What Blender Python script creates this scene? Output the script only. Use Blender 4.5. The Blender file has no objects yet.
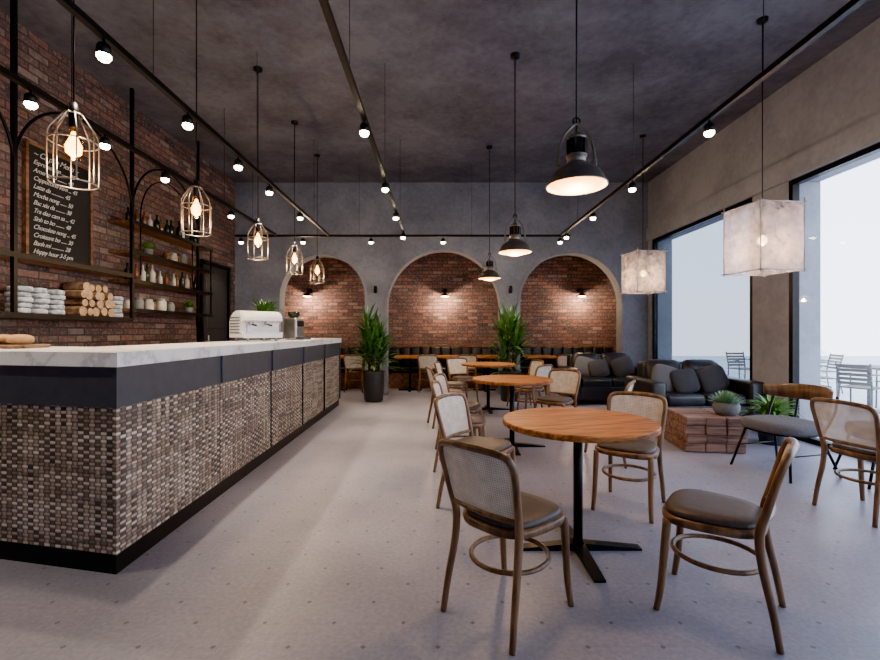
import bpy, bmesh, math, random
from mathutils import Vector, Matrix, noise
random.seed(7)
S=bpy.context.scene
C=S.collection
PI=math.pi
# ---------------------------------------------------------------- materials
def nt(name):
    m=bpy.data.materials.new(name); m.use_nodes=True
    t=m.node_tree; b=t.nodes['Principled BSDF']
    return m,t,b
class N:
    def __init__(s,t): s.t=t
    def m(s,op,a,b=None,c=None):
        n=s.t.nodes.new('ShaderNodeMath'); n.operation=op
        for i,v in enumerate((a,b,c)):
            if v is None: continue
            if isinstance(v,(int,float)): n.inputs[i].default_value=v
            else: s.t.links.new(v,n.inputs[i])
        return n.outputs[0]
    def xyz(s,kind='Object'):
        tc=s.t.nodes.new('ShaderNodeTexCoord'); sp=s.t.nodes.new('ShaderNodeSeparateXYZ')
        s.t.links.new(tc.outputs[kind],sp.inputs[0]); return sp.outputs
    def co(s): return s.t.nodes.new('ShaderNodeTexCoord').outputs['Object']
    def comb(s,x,y,z=0.0):
        n=s.t.nodes.new('ShaderNodeCombineXYZ')
        for i,v in enumerate((x,y,z)):
            if isinstance(v,(int,float)): n.inputs[i].default_value=v
            else: s.t.links.new(v,n.inputs[i])
        return n.outputs[0]
    def noise(s,v,scale,detail=3,rough=.5,out='Fac'):
        n=s.t.nodes.new('ShaderNodeTexNoise'); n.inputs['Scale'].default_value=scale
        n.inputs['Detail'].default_value=detail; n.inputs['Roughness'].default_value=rough
        if v is not None: s.t.links.new(v,n.inputs['Vector'])
        return n.outputs[out]
    def ramp(s,f,stops,interp='LINEAR'):
        n=s.t.nodes.new('ShaderNodeValToRGB'); cr=n.color_ramp; cr.interpolation=interp
        while len(cr.elements)<len(stops): cr.elements.new(.5)
        for e,(p,c) in zip(cr.elements,stops):
            e.position=p; e.color=(c[0],c[1],c[2],1)
        s.t.links.new(f,n.inputs[0]); return n.outputs[0]
    def mix(s,f,a,b,mode='MIX'):
        n=s.t.nodes.new('ShaderNodeMix'); n.data_type='RGBA'; n.blend_type=mode
        if isinstance(f,(int,float)): n.inputs[0].default_value=f
        else: s.t.links.new(f,n.inputs[0])
        for i,v in ((6,a),(7,b)):
            if isinstance(v,tuple): n.inputs[i].default_value=(v[0],v[1],v[2],1)
            else: s.t.links.new(v,n.inputs[i])
        return n.outputs[2]
    def bump(s,h,strength,dist,b):
        n=s.t.nodes.new('ShaderNodeBump'); n.inputs['Strength'].default_value=strength
        n.inputs['Distance'].default_value=dist
        s.t.links.new(h,n.inputs['Height']); s.t.links.new(n.outputs[0],b.inputs['Normal'])
def plain(name,col,rough=.5,metal=0,var=.15,scale=12,bump=0):
    m,t,b=nt(name); n=N(t)
    f=n.noise(n.co(),scale,4)
    lo=tuple(c*(1-var) for c in col); hi=tuple(min(1,c*(1+var)) for c in col)
    t.links.new(n.ramp(f,[(.3,lo),(.7,hi)]),b.inputs['Base Color'])
    b.inputs['Roughness'].default_value=rough; b.inputs['Metallic'].default_value=metal
    if bump: n.bump(f,bump,.01,b)
    return m
def emis(name,col,st):
    m,t,b=nt(name)
    b.inputs['Base Color'].default_value=(*col,1)
    b.inputs['Emission Color'].default_value=(*col,1); b.inputs['Emission Strength'].default_value=st
    return m
def concrete(name,lo,hi,lines=None,rough=.75):
    m,t,b=nt(name); n=N(t); co=n.co()
    f1=n.noise(co,.9,8,.65); f2=n.noise(co,14,6,.6)
    f=n.m('ADD',n.m('MULTIPLY',f1,.75),n.m('MULTIPLY',f2,.25))
    c=n.ramp(f,[(.38,lo),(.5,tuple((a+b_)/2 for a,b_ in zip(lo,hi))),(.60,hi)])
    if lines:
        o=n.xyz(); ax,ay,sx,sy=lines
        fx=n.m('FRACT',n.m('DIVIDE',o[ax],sx)); fy=n.m('FRACT',n.m('DIVIDE',o[ay],sy))
        l=n.m('MAXIMUM',n.m('LESS_THAN',fx,.012/sx),n.m('LESS_THAN',fy,.012/sy))
        c=n.mix(n.m('MULTIPLY',l,.3),c,tuple(v*.5 for v in lo))
    t.links.new(c,b.inputs['Base Color']); b.inputs['Roughness'].default_value=rough
    n.bump(f2,.25,.01,b)
    return m
def brick(name,axis,dark=1.0,red=1.0):
    m,t,b=nt(name); n=N(t); o=n.xyz(); u=o[axis]; v=o[2]
    vec=n.comb(u,v,0.0)
    nz=n.noise(vec,9,2,.5,'Color')
    va=t.nodes.new('ShaderNodeVectorMath'); va.operation='MULTIPLY_ADD'
    t.links.new(nz,va.inputs[0]); va.inputs[1].default_value=(.014,.014,0); t.links.new(vec,va.inputs[2])
    bt=t.nodes.new('ShaderNodeTexBrick'); t.links.new(va.outputs[0],bt.inputs['Vector'])
    bt.inputs['Scale'].default_value=1; bt.inputs['Brick Width'].default_value=.235; bt.inputs['Row Height'].default_value=.082
    bt.inputs['Mortar Size'].default_value=.009; bt.inputs['Mortar Smooth'].default_value=.3; bt.inputs['Bias'].default_value=0
    bt.inputs['Color1'].default_value=(1,1,1,1); bt.inputs['Color2'].default_value=(0,0,0,1); bt.inputs['Mortar'].default_value=(.5,.5,.5,1)
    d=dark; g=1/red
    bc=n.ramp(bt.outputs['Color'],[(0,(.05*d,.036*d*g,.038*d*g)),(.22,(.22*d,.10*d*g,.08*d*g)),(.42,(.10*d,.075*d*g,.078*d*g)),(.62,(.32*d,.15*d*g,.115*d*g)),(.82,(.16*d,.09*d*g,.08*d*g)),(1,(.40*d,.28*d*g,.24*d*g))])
    sp=n.noise(vec,26,6,.75)
    bc=n.mix(n.ramp(sp,[(.5,(0,0,0)),(.70,(.85,.85,.85))]),bc,(.46*d,.41*d,.39*d))
    bc=n.mix(n.ramp(n.noise(vec,17,4,.6),[(.28,(.85,.85,.85)),(.47,(0,0,0))]),bc,(.025,.02,.02))
    c=n.mix(bt.outputs['Fac'],bc,(.085*d,.08*d,.08*d))
    big=n.noise(vec,1.3,3)
    c=n.mix(n.m('MULTIPLY',big,.35),c,(.05,.04,.04))
    t.links.new(c,b.inputs['Base Color']); b.inputs['Roughness'].default_value=.75
    h=n.m('SUBTRACT',n.m('MULTIPLY',sp,.5),bt.outputs['Fac'])
    n.bump(h,1.0,.02,b)
    return m
def wood(name,c1,c2,rough=.4,axis=0,sc=1.0,spec=.5):
    m,t,b=nt(name); n=N(t); o=n.xyz()
    s=[14*sc,14*sc,14*sc]; s[axis]=1.2*sc
    v=n.comb(n.m('MULTIPLY',o[0],s[0]),n.m('MULTIPLY',o[1],s[1]),n.m('MULTIPLY',o[2],s[2]))
    f=n.noise(v,1.6,6,.65)
    t.links.new(n.ramp(f,[(.38,c1),(.60,c2)]),b.inputs['Base Color'])
    b.inputs['Specular IOR Level'].default_value=spec
    b.inputs['Roughness'].default_value=rough; n.bump(f,.15,.004,b)
    return m
def floor_mat():
    m,t,b=nt('floor_dotted_terrazzo'); n=N(t); o=n.xyz(); co=n.co()
    f=n.m('ADD',n.m('MULTIPLY',n.noise(co,.7,5,.6),.6),n.m('MULTIPLY',n.noise(co,45,3,.6),.4))
    c=n.ramp(f,[(.38,(.215,.212,.27)),(.62,(.345,.338,.41))])
    p=.30
    def dots(px,py,ox,oy,hx,hy):
        fx=n.m('ABSOLUTE',n.m('SUBTRACT',n.m('FRACT',n.m('ADD',n.m('DIVIDE',o[0],px),ox)),.5))
        fy=n.m('ABSOLUTE',n.m('SUBTRACT',n.m('FRACT',n.m('ADD',n.m('DIVIDE',o[1],py),oy)),.5))
        return n.m('LESS_THAN',n.m('ADD',n.m('DIVIDE',fx,hx/px),n.m('DIVIDE',fy,hy/py)),1.0)
    d=n.m('MAXIMUM',dots(p,p,0,0,.012,.012),dots(p,p,.5,.5,.012,.012))
    c=n.mix(n.m('MULTIPLY',d,.75),c,(.07,.07,.08))
    jx=n.m('LESS_THAN',n.m('FRACT',n.m('DIVIDE',o[0],.9)),.004); jy=n.m('LESS_THAN',n.m('FRACT',n.m('DIVIDE',o[1],.9)),.004)
    c=n.mix(n.m('MULTIPLY',n.m('MAXIMUM',jx,jy),.2),c,(.12,.12,.14))
    t.links.new(c,b.inputs['Base Color'])
    r=n.m('ADD',n.m('MULTIPLY',n.noise(co,2.2,4),.25),.25)
    t.links.new(r,b.inputs['Roughness'])
    return m
def weave_mat():
    m,t,b=nt('woven_rattan'); n=N(t); o=n.xyz()
    u=n.m('ADD',n.m('SUBTRACT',o[1],o[0]),20.0)
    wob=n.m('MULTIPLY',n.m('SUBTRACT',n.noise(n.comb(u,o[2]),5,2),.5),.012)
    u=n.m('ADD',u,wob)
    su=n.m('DIVIDE',u,.044); sv=n.m('DIVIDE',n.m('ADD',o[2],wob),.0205)
    iu=n.m('FLOOR',su); iv=n.m('FLOOR',sv)
    par=n.m('FLOORED_MODULO',n.m('ADD',iu,iv),2.0)
    fu=n.m('SINE',n.m('MULTIPLY',n.m('FRACT',su),PI)); fv=n.m('SINE',n.m('MULTIPLY',n.m('FRACT',sv),PI))
    def wn(a,b_):
        w=t.nodes.new('ShaderNodeTexWhiteNoise'); w.noise_dimensions='2D'; t.links.new(n.comb(a,b_),w.inputs['Vector']); return w.outputs['Value']
    ch=n.ramp(wn(iv,n.m('FLOOR',n.m('DIVIDE',su,6))),[(0,(.19,.145,.12)),(.3,(.40,.30,.235)),(.65,(.62,.51,.42)),(1,(.80,.72,.63))])
    cv=n.ramp(wn(iu,n.m('FLOOR',n.m('DIVIDE',sv,9))),[(0,(.05,.04,.038)),(.5,(.20,.15,.12)),(1,(.50,.40,.32))])
    c=n.mix(par,ch,cv)
    fu2=n.m('POWER',fu,1.6)
    h=n.m('ADD',n.m('MULTIPLY',fv,n.m('SUBTRACT',1.0,par)),n.m('MULTIPLY',fu2,par))
    c=n.mix(n.m('POWER',n.m('MULTIPLY',h,n.m('ADD',.6,n.m('MULTIPLY',n.m('MULTIPLY',fu,fv),.4))),.6),(.028,.023,.022),c)
    t.links.new(c,b.inputs['Base Color']); b.inputs['Roughness'].default_value=.6
    n.bump(h,.7,.006,b)
    return m
def cane_mat():
    m,t,b=nt('cane_webbing'); n=N(t); o=n.xyz()
    su=n.m('FRACT',n.m('DIVIDE',n.m('ADD',o[0],5),.011)); sv=n.m('FRACT',n.m('DIVIDE',o[2],.011))
    hole=n.m('MULTIPLY',n.m('GREATER_THAN',su,.6),n.m('GREATER_THAN',sv,.6))
    b.inputs['Roughness'].default_value=.6
    t.links.new(n.ramp(n.noise(n.co(),20,3),[(.3,(.55,.49,.43)),(.7,(.74,.68,.61))]),b.inputs['Base Color'])
    t.links.new(n.m('SUBTRACT',1.0,n.m('MULTIPLY',hole,.6)),b.inputs['Alpha'])
    return m
def marble_mat():
    m,t,b=nt('white_marble'); n=N(t); co=n.co()
    f=n.m('ABSOLUTE',n.m('SUBTRACT',n.noise(co,1.1,8,.62),.5))
    t.links.new(n.ramp(f,[(0,(.60,.60,.63)),(.02,(.82,.82,.84)),(.06,(.9,.9,.92))]),b.inputs['Base Color'])
    b.inputs['Roughness'].default_value=.22
    return m
def glass_mat(name,tint,refl):
    m,t,b=nt(name); n=N(t)
    tr=t.nodes.new('ShaderNodeBsdfTransparent'); tr.inputs[0].default_value=(*tint,1)
    gl=t.nodes.new('ShaderNodeBsdfGlossy'); gl.inputs['Roughness'].default_value=.03
    mx=t.nodes.new('ShaderNodeMixShader'); mx.inputs[0].default_value=refl
    t.links.new(tr.outputs[0],mx.inputs[1]); t.links.new(gl.outputs[0],mx.inputs[2])
    t.links.new(mx.outputs[0],t.nodes['Material Output'].inputs[0]); return m
def paper_mat():
    m,t,b=nt('crinkled_mesh_paper'); n=N(t); co=n.co()
    f=n.noise(co,9,6,.7)
    tl=t.nodes.new('ShaderNodeBsdfTranslucent'); df=t.nodes.new('ShaderNodeBsdfDiffuse'); tp=t.nodes.new('ShaderNodeBsdfTransparent')
    c=n.ramp(f,[(.3,(.50,.40,.38)),(.65,(.85,.75,.73))])
    t.links.new(c,tl.inputs[0]); t.links.new(c,df.inputs[0])
    a=t.nodes.new('ShaderNodeMixShader'); a.inputs[0].default_value=.5
    t.links.new(df.outputs[0],a.inputs[1]); t.links.new(tl.outputs[0],a.inputs[2])
    bb=t.nodes.new('ShaderNodeMixShader'); t.links.new(n.ramp(f,[(.35,(.7,)*3),(.6,(.28,)*3)]),bb.inputs[0])
    t.links.new(a.outputs[0],bb.inputs[1]); t.links.new(tp.outputs[0],bb.inputs[2])
    t.links.new(bb.outputs[0],t.nodes['Material Output'].inputs[0]); return m
def leaf_mat(name,a,b_):
    m=plain(name,a,.4); t=m.node_tree; n=N(t)
    t.links.new(n.ramp(n.noise(n.co(),8,3),[(.3,a),(.7,b_)]),t.nodes['Principled BSDF'].inputs['Base Color']); return m

M=dict(
 ceil=concrete('ceiling_concrete',(.058,.060,.078),(.150,.154,.190)),
 wall=concrete('wall_concrete',(.125,.140,.18),(.24,.26,.32)),
 beam=concrete('beam_concrete',(.24,.25,.29),(.38,.395,.44)),
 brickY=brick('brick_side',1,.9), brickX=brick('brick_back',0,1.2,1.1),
 floor=floor_mat(), weave=weave_mat(), cane=cane_mat(), marble=marble_mat(),
 black=plain('black_metal',(.012,.012,.013),.4,.6), band=plain('charcoal_panel',(.045,.052,.068),.45),
 gun=plain('gunmetal',(.20,.18,.16),.35,.8),
 chairwood=wood('bentwood_walnut',(.085,.042,.019),(.21,.11,.05),.35,2),
 tabletop=wood('oiled_oak',(.16,.045,.010),(.50,.20,.055),.5,0,1.7,.22),
 shelfwood=wood('shelf_timber',(.10,.05,.025),(.27,.14,.075),.55,1),
 seat=plain('seat_leatherette',(.062,.05,.046),.5,bump=.1,scale=40),
 leather=plain('black_leather',(.014,.015,.019),.36,bump=.2,scale=25),
 pillow=plain('grey_fabric',(.12,.12,.135),.9,scale=60), pillow2=plain('charcoal_fabric',(.045,.045,.05),.9,scale=60),
 steel=plain('brushed_steel',(.45,.45,.46),.3,1), white=plain('white_enamel',(.85,.85,.85),.3,0,.04),
 wire=plain('antique_wire',(.26,.24,.22),.35,.9),
 pot=plain('dark_pot',(.03,.033,.038),.5), greypot=plain('stone_pot',(.16,.17,.17),.8,scale=30), soil=plain('soil',(.03,.02,.015),.95),
 leaf=leaf_mat('palm_leaf',(.02,.075,.018),(.08,.20,.04)), leaf2=leaf_mat('succulent_leaf',(.12,.24,.13),(.24,.40,.22)),
 fern=leaf_mat('fern_leaf',(.07,.20,.03),(.2,.38,.08)), stem=plain('plant_stem',(.14,.10,.05),.8),
 glass=glass_mat('clear_glass',(.97,.98,1),.05), tint=glass_mat('tinted_glass',(.50,.53,.56),.06), bulbglass=glass_mat('bulb_glass',(1,.8,.5),.05),
 warm=emis('warm_lamp',(1,.45,.12),9), fil=emis('filament',(1,.52,.15),26), spot=emis('spot_lens',(1,.80,.52),60), sconce=emis('sconce_lens',(1,.55,.22),15),
 softb=emis('lantern_bulb',(1,.66,.32),16),
 inner=plain('reflector_enamel',(.75,.58,.38),.4), paper=paper_mat(),
 chalk=plain('chalkboard',(.012,.013,.013),.8), chalkw=plain('chalk',(.75,.75,.72),.9),
 log=wood('firewood_bark',(.10,.055,.03),(.25,.15,.09),.9,1), logend=plain('log_end',(.36,.24,.14),.8,var=.4,scale=30),
 crate=wood('reclaimed_red_timber',(.09,.045,.034),(.30,.17,.125),.7,0), door=plain('dark_door',(.02,.022,.025),.5),
 bag=plain('printed_paper',(.36,.39,.45),.8,var=.55,scale=25), bread=plain('bread_crust',(.35,.19,.08),.8,var=.3),
 jar=plain('amber_jar',(.16,.07,.03),.25,var=.5,scale=6), bottle=plain('dark_bottle',(.02,.03,.02),.15,var=.5), cer=plain('ceramic',(.5,.47,.42),.4,var=.3),
 terr=concrete('terrace_paving',(.55,.55,.56),(.7,.7,.72),(0,1,.6,.6)), outm=plain('weathered_steel',(.20,.20,.21),.6),
 outwood=plain('grey_teak',(.26,.23,.20),.7),
)
# ---------------------------------------------------------------- mesh builder
class MB:
    def __init__(s): s.v=[];s.f=[];s.mi=[];s.sm=[];s.mats=[]
    def k(s,m):
        m=M[m]
        if m not in s.mats: s.mats.append(m)
        return s.mats.index(m)
    def add(s,vs,fs,mat,smooth=False,xf=None):
        o=len(s.v); k=s.k(mat)
        s.v+= [tuple(xf@Vector(p)) if xf else tuple(p) for p in vs]
        for f in fs: s.f.append([i+o for i in f]); s.mi.append(k); s.sm.append(smooth)
    def box(s,c,d,mat,bev=0,seg=1,xf=None,smooth=None):
        bm=bmesh.new(); bmesh.ops.create_cube(bm,size=1)
        for v in bm.verts: v.co=Vector((v.co.x*d[0],v.co.y*d[1],v.co.z*d[2]))
        if bev: bmesh.ops.bevel(bm,geom=bm.edges[:],offset=min(bev,min(d)*.48),segments=seg,affect='EDGES',profile=.5)
        bm.verts.index_update()
        vs=[Vector(v.co) for v in bm.verts]; fs=[[v.index for v in f.verts] for f in bm.faces]; bm.free()
        T=Matrix.Translation(c)
        if xf is not None: T=xf@T
        s.add(vs,fs,mat,(seg>2) if smooth is None else smooth,T)
    def tube(s,pts,r,mat,n=8,closed=False,sub=0,xf=None):
        P=[Vector(p) for p in pts]; R=list(r) if isinstance(r,(list,tuple)) else [r]*len(P)
        if sub:
            Q=[];RR=[];L=len(P); rng=L if closed else L-1
            for i in range(rng):
                g=(lambda j:P[j%L]) if closed else (lambda j:P[max(0,min(L-1,j))])
                a,b,c,d=g(i-1),g(i),g(i+1),g(i+2)
                for q in range(sub):
                    t=q/sub
                    Q.append(.5*((2*b)+(c-a)*t+(2*a-5*b+4*c-d)*t*t+(3*b-a-3*c+d)*t**3)); RR.append(R[i]*(1-t)+R[(i+1)%L]*t)
            if not closed: Q.append(P[-1]); RR.append(R[-1])
            P,R=Q,RR
        L=len(P); vs=[];fs=[]; up=None
        for i in range(L):
            if closed: d=P[(i+1)%L]-P[i-1]
            else: d=P[min(L-1,i+1)]-P[max(0,i-1)]
            d.normalize()
            if up is None:
                up=d.orthogonal().normalized()
            else:
                up=(up-d*up.dot(d)).normalized()
            w=d.cross(up)
            for j in range(n):
                a=2*PI*j/n; vs.append(P[i]+(up*math.cos(a)+w*math.sin(a))*R[i])
        for i in range(L if closed else L-1):
            off=0
            if closed and i==L-1:
                best=1e9
                for o in range(n):
                    dd=(vs[i*n]-vs[o]).length
                    if dd<best: best=dd; off=o
            for j in range(n):
                a=i*n+j;b=i*n+(j+1)%n; i2=(i+1)%L
                fs.append([a,b,i2*n+(j+1+off)%n,i2*n+(j+off)%n])
        if not closed:
            fs.append(list(range(n))[::-1]); fs.append([ (L-1)*n+j for j in range(n)])
        s.add(vs,fs,mat,True,xf)
    def lathe(s,prof,mat,c=(0,0,0),n=24,xf=None,smooth=True,closed=False):
        vs=[];fs=[];L=len(prof)
        for (r,z) in prof:
            for j in range(n):
                a=2*PI*j/n; vs.append(Vector((c[0]+r*math.cos(a),c[1]+r*math.sin(a),c[2]+z)))
        for i in range(L-1):
            for j in range(n):
                fs.append([i*n+j,i*n+(j+1)%n,(i+1)*n+(j+1)%n,(i+1)*n+j])
        if prof[0][0]>1e-4 and closed: fs.append(list(range(n))[::-1])
        if prof[-1][0]>1e-4 and closed: fs.append([(L-1)*n+j for j in range(n)])
        s.add(vs,fs,mat,smooth,xf)
    def prism(s,poly,z0,z1,mat,xf=None,axis='z'):
        L=len(poly)
        if axis=='z': A=[(p[0],p[1],z0) for p in poly];B=[(p[0],p[1],z1) for p in poly]
        elif axis=='y': A=[(p[0],z0,p[1]) for p in poly];B=[(p[0],z1,p[1]) for p in poly]
        else: A=[(z0,p[0],p[1]) for p in poly];B=[(z1,p[0],p[1]) for p in poly]
        fs=[list(range(L))[::-1],[L+i for i in range(L)]]+[[i,(i+1)%L,L+(i+1)%L,L+i] for i in range(L)]
        s.add(A+B,fs,mat,False,xf)
    def pillow(s,c,d,mat,e=.45,xf=None,n=16):
        vs=[];fs=[]
        sg=lambda x,p:math.copysign(abs(x)**p,x)
        for i in range(n+1):
            ph=-PI/2+PI*i/n
            for j in range(n*2):
                th=PI*j/n
                vs.append(Vector((sg(math.cos(ph),1)*sg(math.cos(th),e)*d[0]/2, math.sin(ph)*d[1]/2*(1), sg(math.cos(ph),1)*sg(math.sin(th),e)*d[2]/2)))
        W=n*2
        for i in range(n):
            for j in range(W): fs.append([i*W+j,i*W+(j+1)%W,(i+1)*W+(j+1)%W,(i+1)*W+j])
        T=Matrix.Translation(c)
        if xf is not None: T=T@xf
        s.add(vs,fs,mat,True,T)
    def leaf(s,base,az,el,ln,w,droop,mat,n=6):
        p=Vector(base); side=Vector((-math.sin(az),math.cos(az),0)); vs=[];fs=[]
        for i in range(n+1):
            t=i/n; ww=w*(.35+.65*math.sin(min(1,t*2.2)*PI/2))*(1-t**2.5) 
            e=el-droop*t*t
            up=Vector((-math.cos(az)*math.sin(e),-math.sin(az)*math.sin(e),math.cos(e)))
            vs+= [p-side*ww+up*ww*.3,p.copy(),p+side*ww+up*ww*.3]
            p=p+Vector((math.cos(az)*math.cos(e),math.sin(az)*math.cos(e),math.sin(e)))*(ln/n)
        for i in range(n):
            a=i*3; fs+=[[a,a+1,a+4,a+3],[a+1,a+2,a+5,a+4]]
        s.add(vs,fs,mat,True)
    def mesh(s,name):
        me=bpy.data.meshes.new(name); me.from_pydata(s.v,[],s.f)
        for m in s.mats: me.materials.append(m)
        me.polygons.foreach_set('material_index',s.mi); me.polygons.foreach_set('use_smooth',s.sm)
        bm=bmesh.new(); bm.from_mesh(me); bmesh.ops.recalc_face_normals(bm,faces=bm.faces[:]); bm.to_mesh(me); bm.free()
        me.update(); return me
    def obj(s,name,loc=(0,0,0),rz=0,sc=1):
        return put(name,s.mesh(name),loc,rz,sc)
def put(name,me,loc=(0,0,0),rz=0,sc=1):
    o=bpy.data.objects.new(name,me); o.location=loc; o.rotation_euler=(0,0,rz); o.scale=(sc,sc,sc); C.objects.link(o); return o
def light(kind,name,parent,loc,energy,col,size=.05,spot=None,rot=(0,0,0)):
    l=bpy.data.lights.new(name,kind); l.energy=energy; l.color=col
    l.shadow_soft_size=size
    if kind=='SPOT': l.spot_size=spot; l.spot_blend=.8
    o=bpy.data.objects.new(name,l); o.rotation_euler=rot; C.objects.link(o)
    o.parent=parent; o.location=loc; return o
def face(dx,dy): return math.atan2(dy,dx)-PI/2   # local +Y -> dir

H=4.25; XL=-4.06; XR=4.2; YB=9.0; YA=10.6; YF=-3.0
# ---------------------------------------------------------------- room shell
b=MB(); b.box((.07,3.8,-.05),(8.7,13.8+.4,.1),'floor'); b.obj('floor')
b=MB(); b.box((.07,3.8,H+.1),(8.9,14.2,.2),'ceil')
b.obj('ceiling')
b=MB(); b.box((XL-.1,3.8,H/2),(.2,14.0,H),'brickY'); b.obj('wall_left')
def arch(x0,x1,top,n=24):
    r=(x1-x0)/2; cx=(x0+x1)/2; sp=top-r
    pts=[(x0,0)]
    for i in range(n+1):
        a=PI-PI*i/n; pts.append((cx+r*math.cos(a),sp+r*math.sin(a)))
    pts.append((x1,0)); return pts
ARCH=((-3.16,-1.46,2.80),(-1.02,1.24,2.90),(1.64,3.68,2.84))
poly=[(XL,0)]
for a in ARCH: poly+=arch(*a)
poly+=[(XR,0),(XR,H),(XL,H)]
b=MB(); b.prism(poly,YB,YB+.28,'wall',axis='y'); b.obj('wall_arched')
for i,(x0,x1,top) in enumerate(ARCH):
    r=(x1-x0)/2; cx=(x0+x1)/2; sp=top-r; n=32
    ins=[(x0,.02)]+[(cx+r*math.cos(PI-PI*k/n),sp+r*math.sin(PI-PI*k/n)) for k in range(n+1)]+[(x1,.02)]
    R=r+.06
    out=[(x0-.06,.02)]+[(cx+R*math.cos(PI-PI*k/n),sp+R*math.sin(PI-PI*k/n)) for k in range(n+1)]+[(x1+.06,.02)]
    b=MB(); L=len(ins); vs=[];fs=[]
    for (p,q) in zip(ins,out):
        vs+=[(p[0],YB-.001,p[1]),(p[0],YB-.025,p[1]),(q[0],YB-.025,q[1]),(q[0],YB-.001,q[1])]
    for k in range(L-1):
        for j in range(3): fs.append([k*4+j,k*4+j+1,(k+1)*4+j+1,(k+1)*4+j])
    b.add(vs,fs,'wall'); b.obj('trim_%d'%(i+1))
b=MB(); b.box((.07,YA+.1,H/2),(8.4,.2,H),'brickX'); b.obj('wall_back')
b=MB(); b.box((XR+.1,YB+.28+(YA-YB-.28)/2,H/2),(.2,YA-YB-.28,H),'wall'); b.obj('wall_alcove')
b=MB(); b.box((XR+.2,(YF+YB+.28)/2,(3.07+H)/2),(.4,YB+.28-YF,H-3.07),'beam')
b.box((XR-.02,(YF+YB)/2,3.2),(.04,YB-YF,.26),'beam'); b.obj('wall_right')
b=MB(); b.box((XR+.2,5.71,3.07/2),(.4,.62,3.07),'beam',.01); b.box((XR+.2,8.92,3.07/2),(.4,.16,3.07),'beam')
b.box((XR+.2,.6,3.07/2),(.4,.6,3.07),'beam'); b.obj('wall_right_columns')
def window(name,y0,y1,div,glass):
    b=MB(); x=XR+.05; t=.06
    for z in (t/2,3.07-t/2): b.box((x,(y0+y1)/2,z),(.08,y1-y0,t),'black')
    for i in range(div+1):
        y=y0+t/2+(y1-y0-t)*i/div; b.box((x,y,3.07/2),(.08,t if i in(0,div) else .045,3.07-2*t),'black')
    b.box((x,(y0+y1)/2,3.07/2),(.012,y1-y0-2*t,3.07-2*t),glass); b.obj(name)
window('window_1',6.02,8.84,1,'tint'); window('window_2',.9,5.4,2,'glass'); window('window_3',-3,.3,2,'glass')
b=MB(); b.box((-1.95,YF-.1,H/2),(4.2,.2,H),'wall'); b.box((2.2,YF-.1,(3.07+H)/2),(4.1,.2,H-3.07),'wall'); b.box((2.2,YF-.1,.2),(4.1,.2,.4),'wall'); b.box((4.1,YF-.1,1.73),(.3,.2,2.67),'wall'); b.obj('wall_front')
b=MB(); 
for x in (.18,2.05,3.92): b.box((x,YF-.1,1.735),(.06,.08,2.67),'black')
for z in (.43,3.04): b.box((2.05,YF-.1,z),(3.8,.08,.06),'black')
b.box((2.05,YF-.1,1.735),(3.7,.012,2.55),'tint'); b.obj('fill_window')  # unseen window behind the camera, added to let in cool fill light
b=MB(); b.box((XL+.034,8.08,1.22),(.05,.92,2.42),'door',.004)
for y in (7.59,8.57): b.box((XL+.05,y,1.24),(.09,.06,2.48),'black')
b.box((XL+.05,8.08,2.46),(.09,1.04,.06),'black')
for z in (.65,1.75): b.box((XL+.064,8.08,z),(.02,.66,.85),'door',.008)
b.tube([(XL+.11,7.75,1.0),(XL+.11,7.75,1.2)],.012,'steel'); b.tube([(XL+.05,7.75,1.1),(XL+.11,7.75,1.1)],.01,'steel')
b.obj('door_1')
b=MB(); b.box((-3.62,YB-.008,.05),(.80,.016,.1),'black'); b.obj('baseboard_back')
b=MB(); b.box((14,4,-.07),(19.3,40,.1),'terr'); b.obj('terrace_ground')
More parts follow.
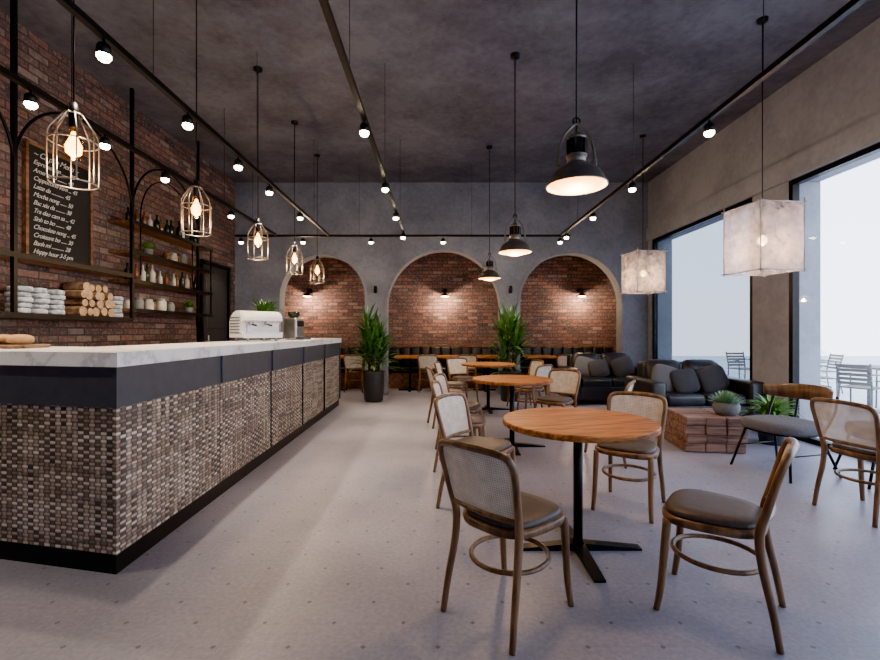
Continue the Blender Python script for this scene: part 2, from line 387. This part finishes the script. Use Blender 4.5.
# ---------------------------------------------------------------- dining chair
def superell(a,d,n,e,tap=0):
    o=[]
    for i in range(n):
        t=2*PI*i/n; c,s_=math.cos(t),math.sin(t)
        y=math.copysign(abs(s_)**(2/e),s_)*d; x=math.copysign(abs(c)**(2/e),c)*(a+tap*y/d)
        o.append((x,y))
    return o
def lofted(b,out,layers,mat,c=(0,0)):
    n=len(out); vs=[];fs=[]
    for sc,z in layers:
        for x,y in out: vs.append((c[0]+x*sc,c[1]+y*sc,z))
    for i in range(len(layers)-1):
        for j in range(n): fs.append([i*n+j,i*n+(j+1)%n,(i+1)*n+(j+1)%n,(i+1)*n+j])
    fs.append(list(range(n))[::-1]); fs.append([(len(layers)-1)*n+j for j in range(n)])
    b.add(vs,fs,mat,True)
def lean(z):
    return -.185-.09*max(0,(z-.45)/.35)**1.1
def dining_chair():
    b=MB(); out=superell(.205,.205,40,3.2,.022)
    lofted(b,out,[(.95,.412),(1.0,.417),(1.02,.43),(1.02,.445),(.99,.452)],'chairwood')
    lofted(b,out,[(.93,.45),(.955,.460),(.945,.473),(.88,.482),(.6,.486),(.2,.487)],'seat')
    for s in (-1,1):
        b.tube([(s*.185,.165,.43),(s*.187,.175,.3),(s*.19,.19,.12),(s*.197,.208,0)],[.020,.019,.017,.014],'chairwood',10,sub=4)
    hoop=[(-.197,-.255,0),(-.19,-.23,.15),(-.18,-.195,.32),(-.18,lean(.45),.45),(-.192,lean(.55),.55),(-.202,lean(.65),.65),(-.207,lean(.735),.735),(-.196,lean(.775)-.004,.776),(-.165,lean(.795)-.01,.797),(-.08,lean(.8)-.021,.806),(0,lean(.805)-.025,.808)]
    hp=hoop+[(-x,y,z) for x,y,z in hoop[-2::-1]]
    rr=[.014,.016,.018,.019,.017,.016,.016,.016,.016,.016,.016]; rr=rr+rr[-2::-1]
    b.tube(hp,rr,'chairwood',10,sub=5)
    b.tube([(-.188,lean(.51),.51),(-.1,lean(.51)-.018,.51),(0,lean(.51)-.025,.51),(.1,lean(.51)-.018,.51),(.188,lean(.51),.51)],.013,'chairwood',8,sub=4)
    def py(x,z): return lean(z)-.025*(1-min(1,(x/.2)**2))
    nx,nz=12,14; vs=[];fs=[]
    for j in range(nz+1):
        z=.515+(.798-.515)*j/nz
        w=.186+.016*min(1,(z-.51)/.2)
        if z>.75: w*= math.sqrt(max(0,1-((z-.75)/.055)**2))*.35+.65
        for i in range(nx+1):
            x=-w+2*w*i/nx; vs.append((x,py(x,z),z))
    for j in range(nz):
        for i in range(nx): a=j*(nx+1)+i; fs.append([a,a+1,a+nx+2,a+nx+1])
    b.add(vs,fs,'cane',True)
    b.tube([(.178*math.cos(t),.185*math.sin(t)-.01,.255) for t in [2*PI*i/28 for i in range(28)]],.0115,'chairwood',8,closed=True)
    return b.mesh('dining_chair')
DC=dining_chair()
def chair(x,y,dx,dy): return put('dining_chair',DC,(x,y,0),face(dx,dy),.97)
chair(.335,2.07,.72,.70); chair(1.27,2.07,-.78,.62)
chair(1.37,3.24,-.58,-.80); chair(.31,3.24,.80,-.55)
chair(.24,4.2,1,-.15); chair(.27,4.95,1,-.3); chair(1.42,5.45,-.6,-.7); chair(1.62,4.45,-.85,.5)
chair(.14,6.1,1,.2); chair(.25,7.05,1,-.2); chair(1.42,7.5,-1,-.3); chair(.45,8.0,.4,-.9)
chair(1.35,6.65,-.7,.7)
chair(3.02,3.14,.95,.2)
# ---------------------------------------------------------------- cafe table
def table_mesh(r=.435,name='cafe_table',h=.75):
    b=MB()
    b.lathe([(0,h-.034),(r-.01,h-.034),(r,h-.028),(r,h-.006),(r-.006,h),(0,h)],'tabletop',n=64,smooth=False)
    b.lathe([(0,h-.045),(.17,h-.045),(.17,h-.034)],'black',n=24,smooth=False)
    b.tube([(0,0,.03),(0,0,h-.04)],.027,'black',16)
    for a in (0,PI/2):
        X=Matrix.Rotation(a-.25,4,'Z')
        b.prism([(-.36,0),(.36,0),(.36,.012),(.05,.04),(-.05,.04),(-.36,.012)],-.03,.03,'black',axis='y',xf=X)
    return b.mesh(name)
TM=table_mesh()
for y in (2.62,4.95,7.3): put('cafe_table',TM,(.815,y,0),.25)
# ---------------------------------------------------------------- bar counter
def offs(poly,d):
    L=len(poly); out=[]
    for i in range(L):
        p0,p1,p2=Vector(poly[i-1]),Vector(poly[i]),Vector(poly[(i+1)%L])
        e1=(p1-p0).normalized(); e2=(p2-p1).normalized()
        n1=Vector((e1.y,-e1.x)); n2=Vector((e2.y,-e2.x))
        k=(n1+n2); k=k/ (1+n1.dot(n2)); out.append(tuple(p1+k*d))
    return out
fp=[(-1.665,2.33),(-1.7,7.75),(-2.4,7.75),(-2.4,3.15),(-4.02,3.5),(-4.02,2.83)]
b=MB()
b.prism(offs(fp,-.006),0,.105,'black'); b.prism(fp,.105,.867,'weave')
b.prism(offs(fp,.008),.867,1.08,'band'); b.prism(offs(fp,.03),1.08,1.155,'marble')
for y in (3.45,4.52,5.59,6.66):
    b.box((-1.682,y,.486),(.02,.014,.762),'black'); b.box((-1.672-.003*(y-3),y+.14,.975),(.05,.28,.21),'band',.004)
b.box((-1.695,7.74,.6),(.03,.03,.96),'band')
b.obj('bar_counter')
b=MB(); z0=1.155
for x in (-.2,.2):
    for y in (-.22,.22): b.tube([(x,y,0),(x,y,.06)],.018,'steel')
prof=[(-.25,.05),(.25,.05),(.25,.12),(.12,.14),(.12,.27),(.24,.31),(.235,.36),(.21,.40),(.16,.435),(.08,.455),(-.02,.455),(-.12,.43),(-.20,.38),(-.245,.30)]
b.prism(prof,-.3,.3,'white',axis='y')
for y in (-.305,.305): b.prism([(p[0]*.9,p[1]*.92+.02) for p in prof],y-.008,y+.008,'white',axis='y')
b.box((.19,0,.125),(.13,.54,.012),'steel')
for y in (-.16,.08):
    b.lathe([(0,-.05),(.035,-.05),(.035,0),(.028,.04)],'steel',(.18,y,.29),16,closed=True); b.tube([(.2,y,.25),(.34,y,.235)],.012,'black')
for y in (-.27,.24): b.tube([(.2,y,.3),(.27,y,.28),(.28,y,.14)],.007,'steel',6,sub=3)
for i in range(6): b.box((-.02,-.318,.13+.045*i),(.34,.008,.012),'gun')
b.obj('espresso_machine',(-2.12,5.25,z0),-.75,.76)
b=MB(); b.box((0,0,.15),(.20,.20,.30),'steel',.02,2); b.box((.08,0,.02),(.26,.19,.04),'band',.005)
b.lathe([(.05,.30),(.08,.34),(.08,.38),(0,.39)],'bottle',(0,0,0),20); b.box((.105,0,.22),(.02,.14,.08),'black',.004)
b.obj('coffee_grinder',(-2.0,6.25,z0),-.3)
b=MB(); b.lathe([(0,0),(.07,0),(.09,.26),(.08,.26),(0,.24)],'greypot',n=20)
for i in range(120): b.leaf((random.uniform(-.05,.05),random.uniform(-.04,.04),.24),random.uniform(0,2*PI),random.uniform(.5,1.5),random.uniform(.24,.38),.032,.9,'leaf')
b.obj('potted_plant',(-2.27,5.92,z0),0,.95)
b=MB(); b.box((0,0,.012),(.45,.25,.024),'shelfwood',.006)
for i,(x,y) in enumerate([(-.14,0),(0,.03),(.13,-.02)]): b.pillow((x,y,.055),(.13,.18,.07),'bread',.8)
b.obj('bread_board',(-2.85,2.92,z0),.2)
# ---------------------------------------------------------------- shelving left
b=MB(); xf=-3.76
for y in (2.5,3.99,5.53,7.05):
    b.box((xf,y,(1.42+H)/2),(.035,.035,H-1.42),'black')
for y0,y1 in ((2.5,3.99),(3.99,5.53),(5.53,7.05)):
    r=(y1-y0)/2; c=(y0+y1)/2
    for rr,w in ((r,.014),(r-.16,.009)):
        if y0==3.99 and rr<r: continue
        b.tube([(xf,c+rr*math.cos(PI*i/24),2.72+rr*math.sin(PI*i/24)) for i in range(25)],w,'black',8)
    if y0!=3.99:
        for s in (-1,1): b.tube([(xf,c+s*(r-.16),2.72),(xf,c+s*(r-.16),1.98)],.009,'black',8)
for y0,y1,zs in ((2.0,5.53,(1.43,1.97)),(5.53,7.5,(1.55,1.91,2.27,2.64))):
    for z in zs:
        b.box(((XL+.002+xf)/2,(y0+y1)/2,z-.02),(xf-XL-.004,y1-y0,.04),'shelfwood',.004)
        b.box((xf+.01,(y0+y1)/2,z-.02),(.014,y1-y0,.048),'black')
b.tube([(xf,7.45,2.64),(xf,7.45,1.53)],.012,'black')
b.obj('arched_metal_shelf')
def bottle(b,x,y,z,h,mat):
    r=h*.14
    b.lathe([(0,0),(r,0),(r,h*.58),(r*.35,h*.75),(r*.33,h),(0,h)],mat,(x,y,z),12)
def jar(b,x,y,z,h,mat):
    b.lathe([(0,0),(h*.35,0),(h*.38,h*.1),(h*.38,h*.75),(h*.28,h*.85),(h*.3,h*.87),(h*.3,h),(0,h)],mat,(x,y,z),12)
for z,nm,y0,y1 in ((1.551,'jar_row',5.7,6.6),(1.911,'bottle_row',5.7,7.35),(2.271,'jar_row',6.45,7.35),(2.641,'bottle_row',5.7,7.35)):
    b=MB(); y=y0
    while y<y1:
        if nm=='jar_row': jar(b,-3.92+random.uniform(-.03,.03),y,z,random.uniform(.10,.2),random.choice(['jar','cer','jar','greypot']));y+=random.uniform(.13,.2)
        else: bottle(b,-3.92+random.uniform(-.03,.03),y,z,random.uniform(.2,.29),random.choice(['bottle','jar','bottle','cer']));y+=random.uniform(.10,.17)
    b.obj(nm)
for yy,zz in ((6.0,2.271),(7.0,1.551)):
    b=MB(); b.lathe([(0,0),(.05,0),(.065,.09),(.055,.092),(0,.08)],'greypot',n=14)
    for i in range(60): b.leaf((0,0,.08),random.uniform(0,2*PI),random.uniform(.2,1.4),random.uniform(.1,.17),.016,1.4,'fern',4)
    b.obj('shelf_plant',(-3.87,yy,zz))
b=MB(); rows=[(0,5),(1,5),(2,5),(3,4)]
for r_,n_ in rows:
    for i in range(n_):
        rr=random.uniform(.040,.056); y=4.80+(i+.5*(r_%2))*.1; z=1.431+.055+r_*.088+random.uniform(-.006,.006)
        x0=-4.03+random.uniform(0,.04)
        T=Matrix.Translation((x0,y,z))@Matrix.Rotation(PI/2,4,'Y')
        b.lathe([(rr,0),(rr*1.03,.12),(rr,.22)],'log',n=random.choice([5,6,7,9]),xf=T,smooth=False)
        b.lathe([(0,.221),(rr*.98,.221)],'logend',n=9,xf=T,smooth=False)
b.obj('firewood_stack')
for yy,n_ in ((4.38,3),(5.41,1)):
    b=MB()
    for k in range(n_):
        X=Matrix.Translation((0,(k-(n_-1)/2)*.19,0))@Matrix.Rotation(random.uniform(-.2,.2),4,'Z')
        for j in range(5): b.pillow(tuple(X@Vector((random.uniform(-.01,.01),0,.028+.05*j))),(.2,.15,.062),'bag',.5,xf=Matrix.Rotation(random.uniform(-.3,.3),4,'Z'))
    b.obj('folded_napkin_stack',(-3.90,yy,1.431))
b=MB()
for y in (2.9,3.3,3.7): jar(b,-3.92,y,1.971,.14,'cer')
b.obj('ceramic_jar_row')
root=MB(); root.box((XL+.02,4.81,2.56),(.03,.80,1.12),'chalk')
for y in (4.40,5.22): root.box((XL+.025,y,2.56),(.045,.03,1.18),'shelfwood')
for z in (2.0,3.13): root.box((XL+.025,4.81,z),(.045,.85,.03),'shelfwood')
cb=root.obj('chalkboard_menu')
lines=['~ Ca phe Menu ~','Espresso den ........ 35','Americano .......... 40','Cappuccino kem ... 45','Latte da ............. 45','Mocha nong ....... 50','Bac xiu da .......... 38','Tra dao cam sa ... 42','Sinh to bo ......... 48','Chocolate nong ... 45','Croissant bo ...... 30','Banh mi ............. 28','Happy hour 3-5 pm']
for i,s_ in enumerate(lines):
    cu=bpy.data.curves.new('chalk_line','FONT'); cu.body=s_; cu.size=.066 if i else .085; cu.extrude=.0008; cu.shear=.45; cu.space_character=.92
    cu.materials.append(M['chalkw'])
    o=bpy.data.objects.new('chalk_line_%d'%(i+1),cu); C.objects.link(o); o.parent=cb
    o.rotation_euler=(PI/2,0,PI/2); o.location=(XL+.038,4.47,3.02-.081*i)
# ---------------------------------------------------------------- track lights
WARM=(1,.80,.56)
def head(b,x,y,z):
    b.tube([(x,y,z),(x,y,z-.03)],.008,'black',6)
    b.lathe([(0,.0),(.03,-.005),(.038,-.02),(.040,-.068),(.034,-.068)],'black',(x,y,z-.025),16)
    b.lathe([(.036,-.064),(.038,-.080),(.026,-.098),(0,-.104)],'spot',(x,y,z-.025),16)
ZT=2.97
def track(x0,x1,y0,y1,heads,rods,e=45,sp=1.3):
    b=MB(); b.box(((x0+x1)/2,(y0+y1)/2,ZT),(max(.038,x1-x0),max(.038,y1-y0),.038),'black')
    for (x,y) in rods: b.tube([(x,y,ZT),(x,y,H-.001)],.0025,'black',6)
    for (x,y) in heads: head(b,x,y,ZT-.018)
    o=b.obj('track_light')
    for (x,y) in heads: light('SPOT','spot_lamp',o,(x,y,ZT-.16),e,WARM,.03,sp)
hy=(2.6,3.6,5.03,6.3,7.6)
track(2.17,2.17,.2,7.9,[(2.17,y) for y in hy[1:]],[(2.17,y) for y in (1,3,5,7)],70,1.0)
track(-.59,-.59,.2,7.9,[(-.59,y) for y in hy[1:]],[(-.59,y) for y in (1,3,5,7)],230,.95)
track(-1.93,-1.93,.2,7.9,[(-1.93,y) for y in (2.6,3.47,4.35,5.15,6.3)],[(-1.93,y) for y in (1.2,3.05,4.8,7)],110,1.5)
track(-2.85,-2.85,.2,7.9,[(-2.85,y) for y in (1.9,3.15,3.85,4.7,6.2)],[(-2.85,y) for y in (1.2,3.5,6)],150,2.3)
track(-3.6,2.35,8.0,8.0,[(x,8.0) for x in (-3.5,-2.4,-1.19,.09,1.3,2.17)],[(x,8.0) for x in (-3.3,-1.4,.6)],85,1.8)
# ---------------------------------------------------------------- warehouse pendants
def pendant_mesh():
    b=MB()
    b.lathe([(.19,0),(.194,.008),(.186,.016),(.178,.022),(.168,.055),(.145,.09),(.105,.12),(.07,.14),(.058,.15)],'gun',n=40)
    b.lathe([(.186,.002),(.165,.05),(.138,.088),(.095,.115),(.05,.13)],'inner',n=40)
    b.lathe([(0,-.035),(.05,-.032),(.10,-.02),(.145,.002),(.170,.033)],'warm',n=32)
    b.lathe([(.058,.15),(.058,.19),(.066,.19),(.066,.20),(.05,.205),(.05,.30),(.058,.30),(.058,.315),(.03,.33),(.02,.345),(0,.345)],'gun',n=24)
    for i in range(8):
        a=PI*i/4; b.box((0,0,0),(.012,.03,.09),'black',xf=Matrix.Rotation(a,4,'Z')@Matrix.Translation((.058,0,.25)))
    for s in (-1,1):
        b.tube([(s*.11,0,.125),(s*.115,0,.2),(s*.09,0,.31),(s*.03,0,.385),(0,0,.40)],.009,'gun',8,sub=4)
        b.box((s*.112,0,.15),(.03,.03,.04),'gun',.005)
    b.tube([(.022*math.cos(t),0,.42+.022*math.sin(t)) for t in [2*PI*i/12 for i in range(12)]],.006,'black',6,closed=True)
    b.tube([(0,0,.33),(0,0,.44)],.006,'black',6)
    return b
PS=.93
for (x,y,z) in ((.825,2.68,2.125),(.83,4.85,2.115),(.83,7.25,2.12)):
    b=pendant_mesh(); hh=(H-z)/PS; b.tube([(0,0,.43),(0,0,hh-.001)],.006,'black',6); b.lathe([(0,-.05),(.05,-.045),(.055,-.001)],'black',(0,0,hh),16)
    o=b.obj('industrial_pendant_lamp',(x,y,z),0,PS); light('POINT','pendant_bulb',o,(0,0,-.12),55,(1,.68,.38),.07)
def cage(x,y,zc):
    b=MB(); R=.115
    for i in range(8):
        a=2*PI*i/8; c,s_=math.cos(a),math.sin(a)
        pr=[(R*.96,-.20),(R,-.16),(R,.03),(R*.92,.09),(R*.62,.145),(.045,.185),(.02,.20)]
        b.tube([(r*c,r*s_,z) for r,z in pr],.0036,'wire',6,sub=3)
    for r,z in ((R*.96,-.20),(R,.03),(.045,.185)):
        b.tube([(r*math.cos(t),r*math.sin(t),z) for t in [2*PI*i/28 for i in range(28)]],.0042,'wire',6,closed=True)
    b.lathe([(0,.25),(.02,.25),(.024,.2),(.024,.12),(.018,.11),(0,.11)],'black',n=14)
    b.lathe([(.014,.11),(.03,.07),(.052,.02),(.05,-.02),(.03,-.060),(0,-.072)],'bulbglass',n=18)
    b.lathe([(.008,.09),(.022,.05),(.040,.01),(.036,-.03),(0,-.055)],'fil',n=12)
    b.tube([(0,0,.25),(0,0,H-zc-.001)],.005,'black',6); b.lathe([(0,-.04),(.045,-.035),(.05,-.001)],'black',(0,0,H-zc),14)
    o=b.obj('cage_pendant_lamp',(x,y,zc)); light('POINT','bulb',o,(0,0,-.09),24,(1,.66,.36),.04)
for y in (2.52,3.80,5.10,6.4,7.6): cage(-2.04,y,2.29)
def lantern(x,y,z,w,h):
    b=MB(); n=14
    for k in range(4):
        T=Matrix.Rotation(k*PI/2,4,'Z'); vs=[];fs=[]
        for j in range(n+1):
            for i in range(n+1):
                u=-w/2+w*i/n; v=-h/2+h*j/n
                p=Vector((u,-w/2,v)); d=noise.noise(Vector((u*6+k*9*(1 if 0<i<n else 0),v*6,3)))*.035
                edge=1 if 0<i<n else .3
                vs.append((p.x,p.y+d*edge,p.z+(noise.noise(Vector((u*9,k*3,0)))*.03 if j in(0,n) and 0<i<n else 0)))
        for j in range(n):
            for i in range(n): a=j*(n+1)+i; fs.append([a,a+1,a+n+2,a+n+1])
        b.add(vs,fs,'paper',True,T)
        c=(w/2)
        b.tube([T@Vector((-c,-c,-h/2-.02)),T@Vector((-c,-c,h/2+.04))],.006,'cer',6)
        for zz in (-h/2,h/2): b.tube([T@Vector((-c-.03,-c,zz)),T@Vector((c+.03,-c,zz))],.005,'cer',6)
    for a in (PI/4,-PI/4): 
        X=Matrix.Rotation(a,4,'Z'); b.tube([X@Vector((-w*.7,0,h/2)),X@Vector((w*.7,0,h/2))],.004,'cer',6)
    b.tube([(0,0,.09),(0,0,H-z-.001)],.005,'black',6); b.lathe([(.02,.1),(.02,.04)],'black',n=12)
    b.lathe([(.012,.05),(.042,0),(.042,-.02),(0,-.06)],'softb',n=16)
    b.lathe([(0,-.03),(.045,-.03),(.05,-.001)],'black',(0,0,H-z),14)
    o=b.obj('paper_lantern_pendant',(x,y,z),.12); light('POINT','bulb',o,(0,0,-.1),22,(1,.64,.38),.05)
lantern(3.1,4.3,2.14,.44,.62); lantern(3.12,6.85,2.16,.44,.60)
for x in (-3.0,.16,3.3):
    b=MB(); b.lathe([(0,0),(.05,0),(.05,.02),(0,.02)],'black',xf=Matrix.Translation((0,0,.15))@Matrix.Rotation(PI/2,4,'X'),n=16)
    b.tube([(0,-.02,.15),(0,-.15,.2),(0,-.25,.17),(0,-.27,.08)],.01,'black',8,sub=4)
    b.lathe([(.02,.09),(.03,.07),(.13,0),(.135,-.005),(.125,0),(.03,.06)],'black',(0,-.27,0),24)
    b.lathe([(0,-.02),(.06,-.012),(.11,.005)],'sconce',(0,-.27,0),20)
    o=b.obj('wall_sconce',(x,YA-.001,2.08)); light('POINT','sconce_bulb',o,(0,-.30,-.09),75,(1,.66,.42),.04)
for x in (-1.24,1.44):
    b=MB(); b.box((0,-.02,0),(.06,.04,.1),'black',.005); b.lathe([(.03,-.07),(.035,0),(.03,.07)],'black',(0,-.07,0),14,closed=True)
    b.obj('column_sconce',(x,YB-.026,2.1))
# ---------------------------------------------------------------- alcove seating
b=MB(); 
b.box((.07,10.28,.40),(8.0,.5,.1),'leather',.03,3); b.box((.07,10.30,.175),(7.9,.42,.35),'shelfwood'); 
for i in range(34): b.box((-3.85+.237*i,10.53,.68),(.22,.08,.46),'leather',.03,3)
b.box((.07,10.57,.93),(8.0,.05,.04),'shelfwood'); b.obj('banquette_bench')
b=MB(); h=.75
b.box((0,0,h-.02),(.65,.6,.04),'tabletop',.005); b.tube([(0,0,.02),(0,0,h-.04)],.025,'black',12)
for a in (0,PI/2): b.box((0,0,.015),(.5,.05,.03),'black',.004,xf=Matrix.Rotation(a,4,'Z'))
BT=b.mesh('bistro_table')
for x in (-3.3,-2.2,-.6,.2,1.0,2.2,3.2): put('bistro_table',BT,(x,9.72,0))
for x in (-2.75,-1.75,-.2,.62,2.7): chair(x,9.62,0.05,1)
# ---------------------------------------------------------------- dracaenas
def palm(x,y,seed):
    random.seed(seed); b=MB()
    b.lathe([(0,0),(.15,0),(.17,.03),(.20,.52),(.205,.56),(.185,.56),(.18,.52),(0,.52)],'pot',n=28)
    b.lathe([(0,.521),(.18,.521)],'soil',n=20)
    for k in range(7):
        a=2*PI*k/7; bx,by=.08*math.cos(a),.08*math.sin(a); hh=.88+.50*random.random()
        tx,ty=bx*2.0,by*2.0
        b.tube([(bx,by,.51),(tx,ty,hh)],[.018,.013],'stem',8)
        for i in range(26):
            t=i/26; z=hh-.40*(1-t)+.05*t
            b.leaf((bx+(tx-bx)*.8,by+(ty-by)*.8,z),i*2.4+k,.15+1.25*t,random.uniform(.38,.54),.034,1.1-.6*t,'leaf')
    return b.obj('potted_dracaena',(x,y,0))
palm(-1.17,8.2,3); palm(1.32,8.25,5)
# ---------------------------------------------------------------- sofas
def sofa(name,x,y,w,rz=0,pil=True):
    b=MB(); d=.86
    for sx in (-1,1):
        for sy in (-1,1): b.box((sx*(w/2-.08),sy*(d/2-.08),.04),(.05,.05,.08),'black')
        b.box((sx*(w/2-.10),0,.35),(.20,d,.56),'leather',.045,4)
    b.box((0,.02,.2),(w-.36,d-.06,.24),'leather',.02,3)
    b.box((0,d/2-.10,.46),(w-.36,.2,.76),'leather',.05,4)
    n=3 if w>1.6 else 2; cw=(w-.42)/n
    for i in range(n):
        cx=-(w-.42)/2+cw*(i+.5)
        b.box((cx,-.06,.38),(cw-.01,d-.2,.16),'leather',.045,4)
        b.pillow((cx,.22,.66),(cw*.98,.22,.44),'leather',.4,xf=Matrix.Rotation(-.2,4,'X'))
    if pil:
        b.pillow((-w/2+.42,.04,.62),(.40,.16,.38),'pillow',.5,xf=Matrix.Rotation(-.3,4,'X')@Matrix.Rotation(.3,4,'Y'))
        b.pillow((-w/2+.62,-.06,.60),(.36,.15,.34),'pillow2',.5,xf=Matrix.Rotation(-.35,4,'X')@Matrix.Rotation(-.15,4,'Y'))
        b.pillow((w/2-.42,.0,.62),(.40,.16,.38),'pillow2',.5,xf=Matrix.Rotation(-.3,4,'X')@Matrix.Rotation(-.25,4,'Y'))
    return b.obj(name,(x,y,0),rz)
sofa('leather_sofa',3.42,6.1,1.45); sofa('leather_sofa',3.0,8.1,1.5)
b=MB(); random.seed(4)
for j in range(4):
    for i in range(3):
        b.box((-.2+.2*i+random.uniform(-.008,.008),0,.05+.092*j),(.195,.62+random.uniform(-.02,.02),.088),'crate',.006)
b.obj('timber_block_coffee_table',(2.93,4.98,0),-.12)
b=MB(); b.lathe([(0,0),(.09,0),(.125,.05),(.13,.10),(.115,.14),(.10,.14),(.105,.1),(0,.1)],'greypot',n=24)
for i in range(90): 
    t=i/90; b.leaf((.06*(1-t)*math.cos(i*2.4),.06*(1-t)*math.sin(i*2.4),.12),i*2.4,.1+1.3*t,.15,.018,-.3,'leaf2',4)
b.obj('potted_succulent',(3.10,4.84,.37))
b=MB(); b.lathe([(0,0),(.11,0),(.15,.28),(.16,.30),(.14,.30),(0,.27)],'pot',n=20)
for i in range(110): b.leaf((0,0,.27),i*2.4,random.uniform(.5,1.4),random.uniform(.26,.40),.022,random.uniform(1.2,2.2),'fern',7)
b.obj('potted_fern',(3.76,5.08,0))
# ---------------------------------------------------------------- lounge chairs with metal legs
def lounge_chair():
    b=MB(); out=superell(.29,.27,40,2.5,.02)
    lofted(b,out,[(.9,.375),(.97,.38),(1,.40),(1.0,.43),(.96,.455),(.8,.468),(.4,.473)],'pillow')
    lofted(b,out,[(.92,.362),(.93,.375)],'black')
    for s in (-1,1):
        b.tube([(s*.2,.18,.37),(s*.28,.27,0)],[.013,.011],'black',8); b.tube([(s*.2,-.16,.37),(s*.28,-.30,0)],[.013,.011],'black',8)
        b.tube([(s*.25,-.12,.37),(s*.28,-.22,.55),(s*.27,-.27,.70)],.011,'black',8,sub=4)
        b.tube([(s*.09,-.26,.38),(s*.10,-.31,.55),(s*.10,-.335,.70)],.010,'black',8,sub=4)
        b.tube([(s*.235,.21,.2),(s*.24,-.22,.2)],.006,'black',6)
    vs=[];fs=[];n=24
    for i in range(n+1):
        a=-1.15+2.3*i/n; R=.32
        x=math.sin(a)*R; y=-math.cos(a)*R-.02; w=.06*math.cos(a*.8)+.012
        nx,ny=math.sin(a)*.011,-math.cos(a)*.011
        vs+=[(x-nx,y-ny,.70-w),(x+nx,y+ny,.70-w),(x+nx*2,y+ny*2,.70+w),(x,y,.70+w)]
    for i in range(n):
        for k in range(4): fs.append([i*4+k,i*4+(k+1)%4,(i+1)*4+(k+1)%4,(i+1)*4+k])
    fs+= [[0,1,2,3],[n*4+3,n*4+2,n*4+1,n*4]]
    b.add(vs,fs,'chairwood',True)
    return b.mesh('lounge_chair')
LC=lounge_chair()
put('lounge_chair',LC,(3.12,4.08,0),face(-.75,-.2)); put('lounge_chair',LC,(3.80,3.78,0),face(-1,.35))
# ---------------------------------------------------------------- outdoor furniture
def outdoor_chair():
    b=MB(); 
    for s in (-1,1):
        b.tube([(s*.2,.2,0),(s*.2,.19,.44)],.013,'outm'); b.tube([(s*.21,-.25,0),(s*.19,-.19,.44),(s*.2,-.27,.82)],.013,'outm',sub=4)
        b.tube([(s*.2,.19,.64),(s*.2,-.22,.66)],.012,'outwood'); b.tube([(s*.2,.19,.44),(s*.2,.19,.64)],.011,'outm')
    for i in range(7): b.box((0,-.18+.063*i,.45),(.42,.05,.02),'outwood',.004)
    for i in range(5): b.box((0,-.205-.016*i,.52+.065*i),(.40,.02,.045),'outwood',.004)
    return b.mesh('outdoor_chair')
OC=outdoor_chair()
for (x,y,dx,dy) in ((6.35,6.75,1,.5),(7.6,7.4,-1,0),(6.9,8.2,0,-1),(6.9,10.2,0,-1),(8.2,9.6,-1,.2)): put('outdoor_chair',OC,(x,y,-.02),face(dx,dy))
b=MB(); b.lathe([(0,.70),(.4,.70),(.4,.73),(0,.73)],'outwood',n=32,smooth=False); b.tube([(0,0,0),(0,0,.7)],.03,'outm'); b.lathe([(0,.03),(.24,.02),(.26,0)],'outm',n=24)
OT=b.mesh('outdoor_table')
put('outdoor_table',OT,(6.95,7.25,-.02)); put('outdoor_table',OT,(7.3,9.4,-.02))
random.seed(11)
def shrub(x,y,h):
    b=MB(); b.box((0,0,.25),(.5,.5,.5),'greypot',.02,2)
    b.tube([(0,0,.45),(0,0,h)],[.03,.01],'stem')
    for i in range(420):
        t=random.random(); z=.55+(h-.55)*t; L=.36*(1-t)+.1
        b.leaf((0,0,z),random.uniform(0,2*PI),random.uniform(-.1,.6),L,.02,.5,'leaf',3)
    b.obj('potted_conifer',(x,y,-.02))
shrub(5.45,6.75,1.6)
# ---------------------------------------------------------------- world + camera
w=bpy.data.worlds.new('overcast_sky'); S.world=w; w.use_nodes=True; t=w.node_tree
bg=t.nodes['Background']; tc=t.nodes.new('ShaderNodeTexCoord'); sp=t.nodes.new('ShaderNodeSeparateXYZ'); t.links.new(tc.outputs['Generated'],sp.inputs[0])
r=t.nodes.new('ShaderNodeValToRGB'); t.links.new(sp.outputs[2],r.inputs[0])
r.color_ramp.elements[0].position=0; r.color_ramp.elements[0].color=(.86,.90,1,1); r.color_ramp.elements[1].position=.6; r.color_ramp.elements[1].color=(.62,.75,1,1)
t.links.new(r.outputs[0],bg.inputs[0]); bg.inputs[1].default_value=8.5
cam=bpy.data.cameras.new('camera'); cam.lens=36*450/880; cam.sensor_width=36; cam.shift_x=2/880; cam.shift_y=2/880; cam.clip_start=.05
co=bpy.data.objects.new('camera',cam); co.location=(0,0,1.26); co.rotation_euler=(PI/2,0,0); C.objects.link(co); S.camera=co
S.view_settings.view_transform='AgX'; S.view_settings.look='AgX - Punchy'; S.view_settings.exposure=0.25
